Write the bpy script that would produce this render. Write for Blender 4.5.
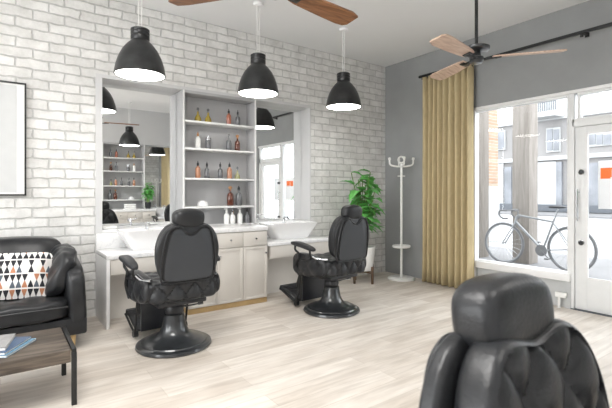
import bpy, bmesh, math, random
from mathutils import Vector, Matrix
random.seed(7)
PI = math.pi
for o in list(bpy.data.objects): bpy.data.objects.remove(o)
S = bpy.context.scene
C = S.collection

# ------------------------------------------------------------------ camera, sky, light, exposure
XW, YW, H = 5.06, 4.82, 3.31          # window wall, brick wall, ceiling height
YO = -0.82                            # opposite wall
XL = -3.6                             # far left wall
cam = bpy.data.cameras.new('camera'); camo = bpy.data.objects.new('camera', cam); C.objects.link(camo)
camo.location = (0, 0, 1.27)
camo.rotation_euler = (PI/2, 0, math.radians(54.2-90))
cam.sensor_width = 36; cam.lens = 424/612*36
cam.shift_y = -(204-193)/612.0
cam.clip_start = 0.02
cam.dof.use_dof = True; cam.dof.focus_distance = 4.3; cam.dof.aperture_fstop = 5.0
S.camera = camo

w = bpy.data.worlds.new('sky'); S.world = w; w.use_nodes = True
bg = w.node_tree.nodes['Background']; bg.inputs[0].default_value = (0.93, 0.97, 1.0, 1); bg.inputs[1].default_value = 3.9

def area(name, loc, rot, sx, sy, power, col=(1, 1, 1), portal=False):
    l = bpy.data.lights.new(name, 'AREA'); l.shape = 'RECTANGLE'; l.size = sx; l.size_y = sy; l.energy = power; l.color = col
    if portal: l.cycles.is_portal = True
    o = bpy.data.objects.new(name, l); C.objects.link(o); o.location = loc; o.rotation_euler = rot
    return o
# daylight through the shop front (portals guide the sky light) plus two added fill lamps, far end and ceiling
area('shopfront_portal', (XW+0.16, 1.25, 1.36), (PI/2, 0, PI/2), 4.1, 2.1, 1, portal=True)
area('far_end_fill', (XL-0.16, 2.0, 1.75), (PI/2, 0, -PI/2), 4.1, 2.3, 90, (1.0, 0.98, 0.95))  # added fill lamp behind the unseen end windows
area('ceiling_fill', (-0.2, 1.4, H-0.045), (0, 0, 0), 1.5, 1.5, 85, (1.0, 0.98, 0.95))  # added overhead fill to brighten the room, out of view
S.view_settings.view_transform = 'Standard'; S.view_settings.look = 'None'
S.view_settings.gamma = 1; S.view_settings.use_curve_mapping = False
S.view_settings.exposure = 0.33

# ------------------------------------------------------------------ materials
def mat(name): 
    m = bpy.data.materials.new(name); m.use_nodes = True
    return m, m.node_tree.nodes, m.node_tree.links, m.node_tree.nodes['Principled BSDF']
def simple(name, col, rough=0.5, metal=0.0, noise=0.06, nscale=12.0, bump=0.0, bscale=60.0, coat=0.0, spec=0.5, trans=0.0, stretch=None):
    m, N, L, P = mat(name)
    P.inputs['Roughness'].default_value = rough; P.inputs['Metallic'].default_value = metal
    P.inputs['Coat Weight'].default_value = coat; P.inputs['Specular IOR Level'].default_value = spec
    P.inputs['Transmission Weight'].default_value = trans
    tc = N.new('ShaderNodeTexCoord'); mp = N.new('ShaderNodeMapping'); L.new(tc.outputs['Object'], mp.inputs[0])
    if stretch: mp.inputs['Scale'].default_value = stretch
    nz = N.new('ShaderNodeTexNoise'); nz.inputs['Scale'].default_value = nscale; nz.inputs['Detail'].default_value = 5
    L.new(mp.outputs[0], nz.inputs['Vector'])
    r = N.new('ShaderNodeValToRGB')
    r.color_ramp.elements[0].position = 0.3; r.color_ramp.elements[1].position = 0.7
    r.color_ramp.elements[0].color = tuple(max(0, c*(1-noise)) for c in col)+(1,)
    r.color_ramp.elements[1].color = tuple(min(1, c*(1+noise)) for c in col)+(1,)
    L.new(nz.outputs[0], r.inputs[0]); L.new(r.outputs[0], P.inputs['Base Color'])
    if bump:
        n2 = N.new('ShaderNodeTexNoise'); n2.inputs['Scale'].default_value = bscale; n2.inputs['Detail'].default_value = 3
        L.new(mp.outputs[0], n2.inputs['Vector'])
        b = N.new('ShaderNodeBump'); b.inputs['Strength'].default_value = bump; b.inputs['Distance'].default_value = 0.004
        L.new(n2.outputs[0], b.inputs['Height']); L.new(b.outputs[0], P.inputs['Normal'])
    return m
def brickmat(name, c1, c2, mortar, bw, rh, axis='X', off=0.5, msize=0.012, bump=0.6, blotch=True, rough=0.85):
    m, N, L, P = mat(name); P.inputs['Roughness'].default_value = rough
    tc = N.new('ShaderNodeTexCoord'); sp = N.new('ShaderNodeSeparateXYZ'); L.new(tc.outputs['Object'], sp.inputs[0])
    cb = N.new('ShaderNodeCombineXYZ'); L.new(sp.outputs[axis], cb.inputs[0]); L.new(sp.outputs['Z'], cb.inputs[1])
    dn = N.new('ShaderNodeTexNoise'); dn.inputs['Scale'].default_value = 9; L.new(tc.outputs['Object'], dn.inputs['Vector'])
    dm = N.new('ShaderNodeVectorMath'); dm.operation = 'MULTIPLY_ADD'; dm.inputs[1].default_value = (0.035, 0.03, 0)
    L.new(dn.outputs['Color'], dm.inputs[0]); L.new(cb.outputs[0], dm.inputs[2])
    bt = N.new('ShaderNodeTexBrick'); bt.offset = off
    bt.inputs['Scale'].default_value = 1; bt.inputs['Brick Width'].default_value = bw; bt.inputs['Row Height'].default_value = rh
    bt.inputs['Mortar Size'].default_value = msize; bt.inputs['Mortar Smooth'].default_value = 0.6; bt.inputs['Bias'].default_value = -0.1
    bt.inputs['Color1'].default_value = c1+(1,); bt.inputs['Color2'].default_value = c2+(1,); bt.inputs['Mortar'].default_value = mortar+(1,)
    L.new(dm.outputs[0], bt.inputs['Vector'])
    nz = N.new('ShaderNodeTexNoise'); nz.inputs['Scale'].default_value = 7; nz.inputs['Detail'].default_value = 8; nz.inputs['Roughness'].default_value = 0.7
    L.new(tc.outputs['Object'], nz.inputs['Vector'])
    r = N.new('ShaderNodeValToRGB'); r.color_ramp.elements[0].position = 0.33; r.color_ramp.elements[1].position = 0.62
    r.color_ramp.elements[0].color = (0.78, 0.78, 0.77, 1); r.color_ramp.elements[1].color = (1, 1, 1, 1)
    L.new(nz.outputs[0], r.inputs[0])
    mx = N.new('ShaderNodeMix'); mx.data_type = 'RGBA'; mx.blend_type = 'MULTIPLY'; mx.inputs[0].default_value = 1 if blotch else 0
    L.new(bt.outputs['Color'], mx.inputs[6]); L.new(r.outputs[0], mx.inputs[7]); L.new(mx.outputs[2], P.inputs['Base Color'])
    iv = N.new('ShaderNodeMath'); iv.operation = 'MULTIPLY_ADD'; iv.inputs[1].default_value = -1.0
    L.new(bt.outputs['Fac'], iv.inputs[0]); L.new(nz.outputs[0], iv.inputs[2])
    b = N.new('ShaderNodeBump'); b.inputs['Strength'].default_value = bump; b.inputs['Distance'].default_value = 0.012
    L.new(iv.outputs[0], b.inputs['Height']); L.new(b.outputs[0], P.inputs['Normal'])
    return m
def woodfloor():
    m, N, L, P = mat('whitewashed_planks'); P.inputs['Roughness'].default_value = 0.5
    tc = N.new('ShaderNodeTexCoord')
    bt = N.new('ShaderNodeTexBrick'); bt.offset = 0.37; bt.offset_frequency = 2
    bt.inputs['Scale'].default_value = 1; bt.inputs['Brick Width'].default_value = 1.35; bt.inputs['Row Height'].default_value = 0.165
    bt.inputs['Mortar Size'].default_value = 0.0018; bt.inputs['Mortar Smooth'].default_value = 0.3; bt.inputs['Bias'].default_value = 0
    bt.inputs['Color1'].default_value = (0.62, 0.57, 0.515, 1); bt.inputs['Color2'].default_value = (0.755, 0.715, 0.665, 1); bt.inputs['Mortar'].default_value = (0.52, 0.47, 0.41, 1)
    L.new(tc.outputs['Object'], bt.inputs['Vector'])
    mp = N.new('ShaderNodeMapping'); mp.inputs['Scale'].default_value = (1.3, 13, 1); L.new(tc.outputs['Object'], mp.inputs[0])
    nz = N.new('ShaderNodeTexNoise'); nz.inputs['Scale'].default_value = 1.6; nz.inputs['Detail'].default_value = 9; nz.inputs['Distortion'].default_value = 0.8
    L.new(mp.outputs[0], nz.inputs['Vector'])
    r = N.new('ShaderNodeValToRGB'); r.color_ramp.elements[0].position = 0.32; r.color_ramp.elements[1].position = 0.62
    r.color_ramp.elements[0].color = (0.86, 0.84, 0.82, 1); r.color_ramp.elements[1].color = (1.05, 1.04, 1.03, 1)
    L.new(nz.outputs[0], r.inputs[0])
    n3 = N.new('ShaderNodeTexNoise'); n3.inputs['Scale'].default_value = 2.3; n3.inputs['Detail'].default_value = 6
    mp3 = N.new('ShaderNodeMapping'); mp3.inputs['Scale'].default_value = (1, 3.0, 1); L.new(tc.outputs['Object'], mp3.inputs[0]); L.new(mp3.outputs[0], n3.inputs['Vector'])
    r3 = N.new('ShaderNodeValToRGB'); r3.color_ramp.elements[0].position = 0.36; r3.color_ramp.elements[1].position = 0.58
    r3.color_ramp.elements[0].color = (0.88, 0.86, 0.84, 1); r3.color_ramp.elements[1].color = (1, 1, 1, 1); L.new(n3.outputs[0], r3.inputs[0])
    a = N.new('ShaderNodeMix'); a.data_type = 'RGBA'; a.blend_type = 'MULTIPLY'; a.inputs[0].default_value = 1
    L.new(bt.outputs['Color'], a.inputs[6]); L.new(r.outputs[0], a.inputs[7])
    c = N.new('ShaderNodeMix'); c.data_type = 'RGBA'; c.blend_type = 'MULTIPLY'; c.inputs[0].default_value = 1
    L.new(a.outputs[2], c.inputs[6]); L.new(r3.outputs[0], c.inputs[7]); L.new(c.outputs[2], P.inputs['Base Color'])
    b = N.new('ShaderNodeBump'); b.inputs['Strength'].default_value = 0.25; b.inputs['Distance'].default_value = 0.004
    L.new(nz.outputs[0], b.inputs['Height']); L.new(b.outputs[0], P.inputs['Normal'])
    return m
def glassmat(name, ior=1.45, tint=(1, 1, 1)):
    m = bpy.data.materials.new(name); m.use_nodes = True; N = m.node_tree.nodes; L = m.node_tree.links
    N.remove(N['Principled BSDF']); out = [n for n in N if n.type == 'OUTPUT_MATERIAL'][0]
    t = N.new('ShaderNodeBsdfTransparent'); t.inputs[0].default_value = tint+(1,)
    g = N.new('ShaderNodeBsdfGlossy'); g.inputs['Roughness'].default_value = 0.01
    f = N.new('ShaderNodeFresnel'); f.inputs[0].default_value = ior
    ge = N.new('ShaderNodeNewGeometry'); k = N.new('ShaderNodeMath'); k.operation = 'SUBTRACT'; k.inputs[0].default_value = 1; L.new(ge.outputs['Backfacing'], k.inputs[1])   # no second reflection inside the thin sheet
    k2 = N.new('ShaderNodeMath'); k2.operation = 'MULTIPLY'; L.new(k.outputs[0], k2.inputs[0]); L.new(f.outputs[0], k2.inputs[1])
    mx = N.new('ShaderNodeMixShader'); L.new(k2.outputs[0], mx.inputs[0]); L.new(t.outputs[0], mx.inputs[1]); L.new(g.outputs[0], mx.inputs[2]); L.new(mx.outputs[0], out.inputs[0])
    return m
def mirrormat():
    m = bpy.data.materials.new('mirror_silver'); m.use_nodes = True; N = m.node_tree.nodes; P = N['Principled BSDF']
    P.inputs['Metallic'].default_value = 1; P.inputs['Roughness'].default_value = 0.0; P.inputs['Base Color'].default_value = (0.93, 0.94, 0.94, 1)
    return m
def emit(name, col, s):
    m, N, L, P = mat(name); P.inputs['Base Color'].default_value = col+(1,); P.inputs['Emission Color'].default_value = col+(1,); P.inputs['Emission Strength'].default_value = s
    return m
def woodmat(name, c1, c2, axis=(1, 14, 14), scale=2.2, rough=0.45, coat=0.0):
    m, N, L, P = mat(name); P.inputs['Roughness'].default_value = rough; P.inputs['Coat Weight'].default_value = coat
    tc = N.new('ShaderNodeTexCoord'); mp = N.new('ShaderNodeMapping'); mp.inputs['Scale'].default_value = axis; L.new(tc.outputs['Object'], mp.inputs[0])
    nz = N.new('ShaderNodeTexNoise'); nz.inputs['Scale'].default_value = scale; nz.inputs['Detail'].default_value = 8; nz.inputs['Distortion'].default_value = 1.0
    L.new(mp.outputs[0], nz.inputs['Vector'])
    r = N.new('ShaderNodeValToRGB'); r.color_ramp.elements[0].position = 0.35; r.color_ramp.elements[1].position = 0.65
    r.color_ramp.elements[0].color = c1+(1,); r.color_ramp.elements[1].color = c2+(1,)
    L.new(nz.outputs[0], r.inputs[0]); L.new(r.outputs[0], P.inputs['Base Color'])
    b = N.new('ShaderNodeBump'); b.inputs['Strength'].default_value = 0.2; b.inputs['Distance'].default_value = 0.003
    L.new(nz.outputs[0], b.inputs['Height']); L.new(b.outputs[0], P.inputs['Normal'])
    return m
def marblemat():
    m, N, L, P = mat('white_marble'); P.inputs['Roughness'].default_value = 0.25
    tc = N.new('ShaderNodeTexCoord'); nz = N.new('ShaderNodeTexNoise'); nz.inputs['Scale'].default_value = 4; nz.inputs['Detail'].default_value = 9; nz.inputs['Distortion'].default_value = 2.5
    L.new(tc.outputs['Object'], nz.inputs['Vector'])
    r = N.new('ShaderNodeValToRGB'); e = r.color_ramp.elements; e[0].position = 0.47; e[0].color = (0.84, 0.84, 0.84, 1); e[1].position = 0.53; e[1].color = (0.84, 0.84, 0.84, 1)
    n = e.new(0.5); n.color = (0.74, 0.74, 0.75, 1)
    L.new(nz.outputs[0], r.inputs[0]); L.new(r.outputs[0], P.inputs['Base Color'])
    return m
def pillowmat():
    # printed cotton: rows of small triangles, black / slate / rust on white, white grid lines
    m, N, L, P = mat('triangle_print_cotton'); P.inputs['Roughness'].default_value = 0.9
    tc = N.new('ShaderNodeTexCoord'); sp = N.new('ShaderNodeSeparateXYZ'); L.new(tc.outputs['Object'], sp.inputs[0])
    def mth(op, a, b=None, c=None):
        n = N.new('ShaderNodeMath'); n.operation = op
        for i, v in enumerate((a, b, c)):
            if v is None: continue
            if isinstance(v, (int, float)): n.inputs[i].default_value = v
            else: L.new(v, n.inputs[i])
        return n.outputs[0]
    u = mth('MULTIPLY_ADD', sp.outputs['X'], 1/0.040, 50.0); v = mth('MULTIPLY_ADD', sp.outputs['Z'], 1/0.058, 50.0)
    fu = mth('FRACT', u); fv = mth('FRACT', v); iu = mth('FLOOR', u); iv = mth('FLOOR', v)
    au = mth('ABSOLUTE', mth('SUBTRACT', fu, 0.5))                        # 0 centre .. .5 edge
    par = mth('MODULO', iv, 2.0); fv = mth('ABSOLUTE', mth('SUBTRACT', fv, par))       # every other row hangs upside down
    tri = mth('LESS_THAN', mth('MULTIPLY', au, 1.95), mth('SUBTRACT', 1.12, fv))
    tri = mth('MULTIPLY', tri, mth('GREATER_THAN', fv, 0.10)); tri = mth('MULTIPLY', tri, mth('LESS_THAN', au, 0.44))
    cb = N.new('ShaderNodeCombineXYZ'); L.new(iu, cb.inputs[0]); L.new(iv, cb.inputs[1])
    wn = N.new('ShaderNodeTexWhiteNoise'); wn.noise_dimensions = '2D'; L.new(cb.outputs[0], wn.inputs['Vector'])
    r = N.new('ShaderNodeValToRGB'); r.color_ramp.interpolation = 'CONSTANT'; e = r.color_ramp.elements
    e[0].color = (0.02, 0.02, 0.025, 1); e[1].position = 0.55; e[1].color = (0.10, 0.12, 0.15, 1)
    n = e.new(0.72); n.color = (0.50, 0.22, 0.12, 1); n = e.new(0.90); n.color = (0.75, 0.74, 0.72, 1)
    L.new(wn.outputs['Value'], r.inputs[0])
    mx = N.new('ShaderNodeMix'); mx.data_type = 'RGBA'; L.new(tri, mx.inputs[0]); mx.inputs[6].default_value = (0.80, 0.78, 0.76, 1); L.new(r.outputs[0], mx.inputs[7])
    L.new(mx.outputs[2], P.inputs['Base Color'])
    return m

M = {}
M['brick'] = brickmat('white_painted_brick', (0.84, 0.835, 0.82), (0.72, 0.715, 0.70), (0.60, 0.595, 0.585), 0.27, 0.095, msize=0.010, bump=0.7)
M['facade_brick'] = brickmat('tan_facade_brick', (0.38, 0.25, 0.17), (0.48, 0.36, 0.27), (0.45, 0.42, 0.38), 0.24, 0.08, axis='Y')
M['floor'] = woodfloor()
M['grey_wall'] = simple('grey_plaster_paint', (0.31, 0.318, 0.318), 0.9, noise=0.06, nscale=2.5)
M['pale_wall'] = simple('pale_grey_plaster', (0.62, 0.62, 0.62), 0.9, noise=0.03, nscale=2)
M['ceiling'] = simple('ceiling_paint', (0.83, 0.83, 0.83), 0.95, noise=0.015, nscale=1)
M['white_paint'] = simple('white_gloss_paint', (0.83, 0.83, 0.83), 0.4, noise=0.02)
M['frame_white'] = simple('white_window_frame', (0.80, 0.81, 0.81), 0.4, noise=0.02)
M['panel_grey'] = simple('grey_sill_panel', (0.52, 0.53, 0.53), 0.8, noise=0.03)
M['shelf'] = simple('light_grey_lacquer', (0.42, 0.42, 0.425), 0.55, noise=0.03, nscale=6)
M['shelf_edge'] = simple('white_shelf_board', (0.74, 0.74, 0.73), 0.5, noise=0.02)
M['cabinet'] = simple('warm_grey_cabinet', (0.66, 0.63, 0.585), 0.5, noise=0.025, nscale=5)
M['gold'] = simple('golden_wood_plinth', (0.52, 0.36, 0.17), 0.4, noise=0.12, nscale=9)
M['marble'] = marblemat()
M['ceramic'] = simple('white_ceramic', (0.86, 0.86, 0.86), 0.12, noise=0.01, coat=0.5)
M['leather'] = simple('black_leather', (0.019, 0.020, 0.022), 0.30, noise=0.25, nscale=8, bump=0.25, bscale=140, spec=0.35)
M['back_leather'] = simple('charcoal_vinyl', (0.040, 0.044, 0.050), 0.42, noise=0.08, nscale=5, bump=0.08, bscale=180, spec=0.4)
M['rubber'] = simple('black_plastic', (0.018, 0.019, 0.022), 0.4, noise=0.15)
M['dark_metal'] = simple('blackened_metal', (0.030, 0.033, 0.036), 0.28, metal=0.2, noise=0.35, nscale=14, coat=0.6)
M['black_metal'] = simple('black_steel', (0.02, 0.021, 0.022), 0.4, metal=0.3, noise=0.1)
M['chrome'] = simple('polished_chrome', (0.62, 0.63, 0.65), 0.16, metal=1.0, noise=0.04)
M['lamp_black'] = simple('graphite_enamel', (0.022, 0.023, 0.024), 0.30, metal=0.2, noise=0.5, nscale=9)
M['lamp_glow'] = emit('lamp_diffuser_glow', (1.0, 0.97, 0.93), 9.0)
M['wood_fan'] = woodmat('honey_fan_wood', (0.16, 0.065, 0.026), (0.33, 0.15, 0.065), (2, 16, 16))
M['wood_fan_light'] = woodmat('pale_fan_wood', (0.46, 0.31, 0.23), (0.64, 0.48, 0.38), (2, 16, 16))
M['wood_table'] = woodmat('grey_brown_table_wood', (0.045, 0.035, 0.027), (0.15, 0.12, 0.095), (1.2, 13, 13), rough=0.5)
M['wood_dark'] = woodmat('dark_walnut', (0.07, 0.04, 0.025), (0.16, 0.10, 0.06), (8, 8, 2))
M['wood_pale'] = woodmat('weathered_grey_wood', (0.22, 0.197, 0.175), (0.295, 0.27, 0.245), (9, 9, 0.8), rough=0.8)
M['curtain'] = simple('mustard_linen', (0.52, 0.425, 0.25), 0.85, noise=0.08, nscale=30, bump=0.2, bscale=300, stretch=(1, 1, 0.3))
M['white_enamel'] = simple('white_enamel', (0.84, 0.84, 0.82), 0.3, noise=0.02)
M['leaf'] = simple('fresh_green_leaf', (0.13, 0.43, 0.10), 0.4, noise=0.4, nscale=9)
M['stem'] = simple('plant_stem', (0.16, 0.26, 0.07), 0.6)
M['soil'] = simple('potting_soil', (0.03, 0.02, 0.015), 0.95, bump=0.8)
M['paper'] = simple('white_paper', (0.80, 0.80, 0.79), 0.8, noise=0.01)
M['paper_grey'] = simple('pale_grey_print', (0.60, 0.61, 0.61), 0.9, noise=0.02)
M['navy'] = simple('blue_magazine_cover', (0.04, 0.09, 0.18), 0.3)
M['skyblue'] = simple('light_blue_magazine_cover', (0.12, 0.25, 0.36), 0.3)
M['greyprint'] = simple('grey_magazine_cover', (0.27, 0.27, 0.27), 0.35, noise=0.2, nscale=30)
M['pillow'] = pillowmat()
M['glass'] = glassmat('window_glass')
M['mirror'] = mirrormat()
def liq(name, c): return simple(name, c, 0.12, noise=0.08, coat=0.4, trans=0.35)
M['yellow'] = liq('golden_oil', (0.50, 0.37, 0.06)); M['pink'] = liq('salmon_lotion', (0.55, 0.20, 0.13)); M['amber'] = liq('amber_glass', (0.16, 0.04, 0.018))
M['clear'] = liq('smoky_clear_glass', (0.20, 0.205, 0.215)); M['orange'] = liq('peach_tonic', (0.66, 0.33, 0.20)); M['green'] = liq('olive_oil_glass', (0.42, 0.42, 0.20))
M['white_plastic'] = simple('white_plastic', (0.84, 0.84, 0.82), 0.35, noise=0.01); M['cork'] = simple('wooden_stopper', (0.42, 0.22, 0.10), 0.7)
M['bike'] = simple('hazed_silver_grey_paint', (0.30, 0.31, 0.32), 0.35, metal=0.3); M['tyre'] = simple('hazed_grey_rubber_tyre', (0.16, 0.163, 0.168), 0.7)  # bike and tyre greys lightened to stand in for window glass haze
M['pavement'] = simple('pavement_concrete', (0.20, 0.20, 0.205), 0.9, noise=0.08, nscale=2, bump=0.2); M['road'] = simple('pale_road', (0.34, 0.34, 0.345), 0.9, noise=0.06, nscale=1.2)
M['facade'] = simple('pale_rendered_facade', (0.25, 0.243, 0.24), 0.9, noise=0.04, nscale=0.8); M['facade_white'] = simple('white_shopfront', (0.42, 0.43, 0.43), 0.8, noise=0.03)
M['facade_blue'] = simple('slate_blue_glazing', (0.19, 0.20, 0.22), 0.3, noise=0.3, nscale=0.9); M['facade_dark'] = simple('dark_stone', (0.11, 0.12, 0.135), 0.8)
M['signorange'] = simple('orange_sign_paint', (0.90, 0.17, 0.02), 0.6, noise=0.01)
M['towel'] = simple('white_terry', (0.85, 0.85, 0.83), 0.95, bump=0.6, bscale=200)

# ------------------------------------------------------------------ mesh helpers
def B(): return bmesh.new()
def obj(name, bm, m, parent=None, loc=None, smooth=35, kind=None):
    bmesh.ops.recalc_face_normals(bm, faces=bm.faces[:])
    me = bpy.data.meshes.new(name); bm.to_mesh(me); bm.free(); me.materials.append(m)
    if smooth:
        for p in me.polygons: p.use_smooth = True
        if smooth < 180: me.set_sharp_from_angle(angle=math.radians(smooth))
    o = bpy.data.objects.new(name, me); C.objects.link(o)
    if parent: o.parent = parent
    if loc: o.location = loc
    if kind: o['kind'] = kind
    return o
def thing(name, label, cat, loc=(0, 0, 0), rz=0, group=None):
    o = bpy.data.objects.new(name, None); C.objects.link(o); o.empty_display_size = 0.1
    o.location = loc; o.rotation_euler = (0, 0, rz); o['label'] = label; o['category'] = cat
    if group: o['group'] = group
    return o
def tag(o, label, cat, group=None):
    o['label'] = label; o['category'] = cat
    if group: o['group'] = group
    return o
def struct(name, bm, m, parent=None, smooth=30):
    return obj(name, bm, m, parent, kind=None if parent else 'structure', smooth=smooth)
def copy_tree(o, loc=None, rz=None, label=None, group=None, parent=None):
    c = o.copy(); C.objects.link(c)
    if parent: c.parent = parent
    if loc is not None: c.location = loc
    if rz is not None: c.rotation_euler = (0, 0, rz)
    if label: c['label'] = label
    if group: c['group'] = group
    for ch in list(o.children): copy_tree(ch, parent=c)
    return c
def opp(o, label, group=None):     # the same thing in the facing row of stations (room turned half way round)
    l = o.location; return copy_tree(o, (4.6-l.x, 4.0-l.y, l.z), o.rotation_euler.z+PI, label, group)
I4 = Matrix.Identity(4)
def box(bm, x0, x1, y0, y1, z0, z1, bev=0.0, seg=2, T=I4):
    vs = [bm.verts.new(T @ Vector((x, y, z))) for x in (x0, x1) for y in (y0, y1) for z in (z0, z1)]
    f = [(0, 1, 3, 2), (4, 6, 7, 5), (0, 4, 5, 1), (2, 3, 7, 6), (0, 2, 6, 4), (1, 5, 7, 3)]
    fs = [bm.faces.new([vs[i] for i in q]) for q in f]
    if bev: 
        es = set(e for q in fs for e in q.edges)
        bmesh.ops.bevel(bm, geom=list(es), offset=bev, segments=seg, profile=0.5, affect='EDGES')
    return bm
def lathe(bm, prof, n=32, T=I4, cap=True):
    rings = []
    for r, z in prof:
        rings.append([bm.verts.new(T @ Vector((r*math.cos(2*PI*i/n), r*math.sin(2*PI*i/n), z))) for i in range(n)])
    for a, b in zip(rings, rings[1:]):
        for i in range(n): bm.faces.new((a[i], a[(i+1) % n], b[(i+1) % n], b[i]))
    if cap: 
        bm.faces.new(rings[0][::-1]); bm.faces.new(rings[-1])
    return bm
def tube(bm, pts, r, n=8, closed=False, T=I4, cap=True):
    pts = [Vector(p) for p in pts]; N = len(pts); rings = []
    rad = r if isinstance(r, (list, tuple)) else [r]*N
    up = None
    for i, p in enumerate(pts):
        if closed: d = pts[(i+1) % N]-pts[i-1]
        else: d = pts[min(i+1, N-1)]-pts[max(i-1, 0)]
        d.normalize()
        if up is None:
            up = Vector((0, 0, 1)) if abs(d.z) < 0.9 else Vector((1, 0, 0))
        a = d.cross(up)
        if a.length < 1e-4: a = d.cross(Vector((0, 1, 0)))
        a.normalize(); b = a.cross(d).normalized(); up = b
        rings.append([bm.verts.new(T @ (p+(a*math.cos(2*PI*k/n)+b*math.sin(2*PI*k/n))*rad[i])) for k in range(n)])
    for i in range(N if closed else N-1):
        A, Bq = rings[i], rings[(i+1) % N]
        for k in range(n): bm.faces.new((A[k], A[(k+1) % n], Bq[(k+1) % n], Bq[k]))
    if not closed and cap:
        bm.faces.new(rings[0][::-1]); bm.faces.new(rings[-1])
    return bm
def smooth_pts(P, k=6, closed=False):
    P = [Vector(p) for p in P]; n = len(P); out = []
    for i in range(n if closed else n-1):
        if closed: a, b, c, d = P[i-1], P[i], P[(i+1) % n], P[(i+2) % n]
        else: a, b, c, d = P[max(i-1, 0)], P[i], P[i+1], P[min(i+2, n-1)]
        for j in range(k):
            t = j/k
            out.append(0.5*((2*b)+(c-a)*t+(2*a-5*b+4*c-d)*t*t+(3*b-a-3*c+d)*t**3))
    if not closed: out.append(P[-1])
    return out
def cushion(bm, c, s, p=4.0, n=14, deform=None, T=I4):
    """rounded box centred c with half sizes s; deform(local Vector, face axis tuple) -> Vector"""
    c = Vector(c); vm = {}
    def vert(q):
        key = tuple(round(v, 5) for v in q)
        if key in vm: return vm[key]
        q = Vector(q); nrm = (abs(q.x)**p+abs(q.y)**p+abs(q.z)**p)**(1/p); u = q/nrm
        l = Vector((u.x*s[0], u.y*s[1], u.z*s[2]))
        if deform: l = deform(l, u)
        vm[key] = bm.verts.new(T @ (c+l)); return vm[key]
    def ang(t): return math.tan(t*PI/4*0.98)/math.tan(PI/4*0.98)
    g = [ang(-1+2*i/n) for i in range(n+1)]
    for ax in range(3):
        for sg in (-1, 1):
            for i in range(n):
                for j in range(n):
                    q = []
                    for a, b in ((g[i], g[j]), (g[i+1], g[j]), (g[i+1], g[j+1]), (g[i], g[j+1])):
                        v = [0, 0, 0]; v[ax] = sg; v[(ax+1) % 3] = a; v[(ax+2) % 3] = b; q.append(vert(v))
                    if sg < 0: q = q[::-1]
                    bm.faces.new(q)
    return bm
def tuft(a, b, da, db, amp):
    s_ = a/da+b/db; t_ = a/da-b/db
    return amp*((abs(math.sin(PI*s_))*abs(math.sin(PI*t_)))**0.32-1)
def prism(bm, pts, y0, y1, T=I4, bev=0):
    """outline pts (x,z) extruded along y"""
    a = [bm.verts.new(T @ Vector((x, y0, z))) for x, z in pts]; b = [bm.verts.new(T @ Vector((x, y1, z))) for x, z in pts]
    n = len(pts); f1 = bm.faces.new(a); f2 = bm.faces.new(b[::-1])
    for i in range(n): bm.faces.new((a[i], b[i], b[(i+1) % n], a[(i+1) % n]))
    if bev: bmesh.ops.bevel(bm, geom=list(f1.edges)+list(f2.edges), offset=bev, segments=3, profile=0.5, affect='EDGES')
    return bm

# ------------------------------------------------------------------ room shell
struct('floor', box(B(), XL-0.1, XW+0.12, YO-0.25, YW+0.25, -0.1, 0), M['floor'])
struct('ceiling', box(B(), XL-0.1, XW+0.3, YO-0.3, YW+0.3, H, H+0.15), M['ceiling'])
OX0, OX1, SZ, TZ, RD = 0.80, 3.546, 0.885, 2.475, 0.20     # recess in the brick wall
b = B(); yb = YW+0.26
box(b, XL, OX0, YW, yb, 0, H); box(b, OX1, XW+0.3, YW, yb, 0, H); box(b, OX0, OX1, YW, yb, TZ, H); box(b, OX0, OX1, YW, yb, 0, SZ-0.03)
struct('wall_back', b, M['brick'])
b = B(); box(b, OX0+0.002, OX1-0.002, YW+RD+0.012, yb-0.002, SZ-0.03, TZ)
box(b, OX1-0.006, OX1+0.012, YW-0.006, YW+RD+0.012, SZ, TZ+0.012)                                 # plastered right reveal
box(b, OX0, OX1+0.012, YW-0.006, YW+RD+0.012, TZ-0.006, TZ+0.03)                                  # soffit band
box(b, OX0-0.002, OX0+0.06, YW-0.012, YW+0.012, 0.0, TZ+0.03)                                     # left upright trim
struct('trim_1', b, M['pale_wall'])
b = B(); box(b, OX0, OX1, YW-0.01, YW+RD, SZ-0.03, SZ, 0.003); struct('trim_2', b, M['marble'])
# opposite wall: grey plaster with the same recess
o0, o1 = 4.6-OX1, 4.6-OX0; ya, yb2 = YO-0.26, YO
b = B(); box(b, XL, o0, ya, yb2, 0, H); box(b, o1, XW+0.3, ya, yb2, 0, H); box(b, o0, o1, ya, yb2, TZ, H); box(b, o0, o1, ya, yb2, 0, SZ-0.03)
struct('wall_front', b, M['pale_wall'])
b = B(); box(b, o0+0.002, o1-0.002, ya+0.002, YO-RD-0.012, SZ-0.03, TZ)
box(b, o0-0.012, o0+0.006, YO-RD-0.012, YO+0.006, SZ, TZ+0.012); box(b, o0-0.012, o1, YO-RD-0.012, YO+0.006, TZ-0.006, TZ+0.03)
struct('trim_3', b, M['pale_wall'])
b = B(); box(b, o0, o1, YO-RD, YO+0.01, SZ-0.03, SZ, 0.003); struct('trim_4', b, M['marble'])
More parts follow.
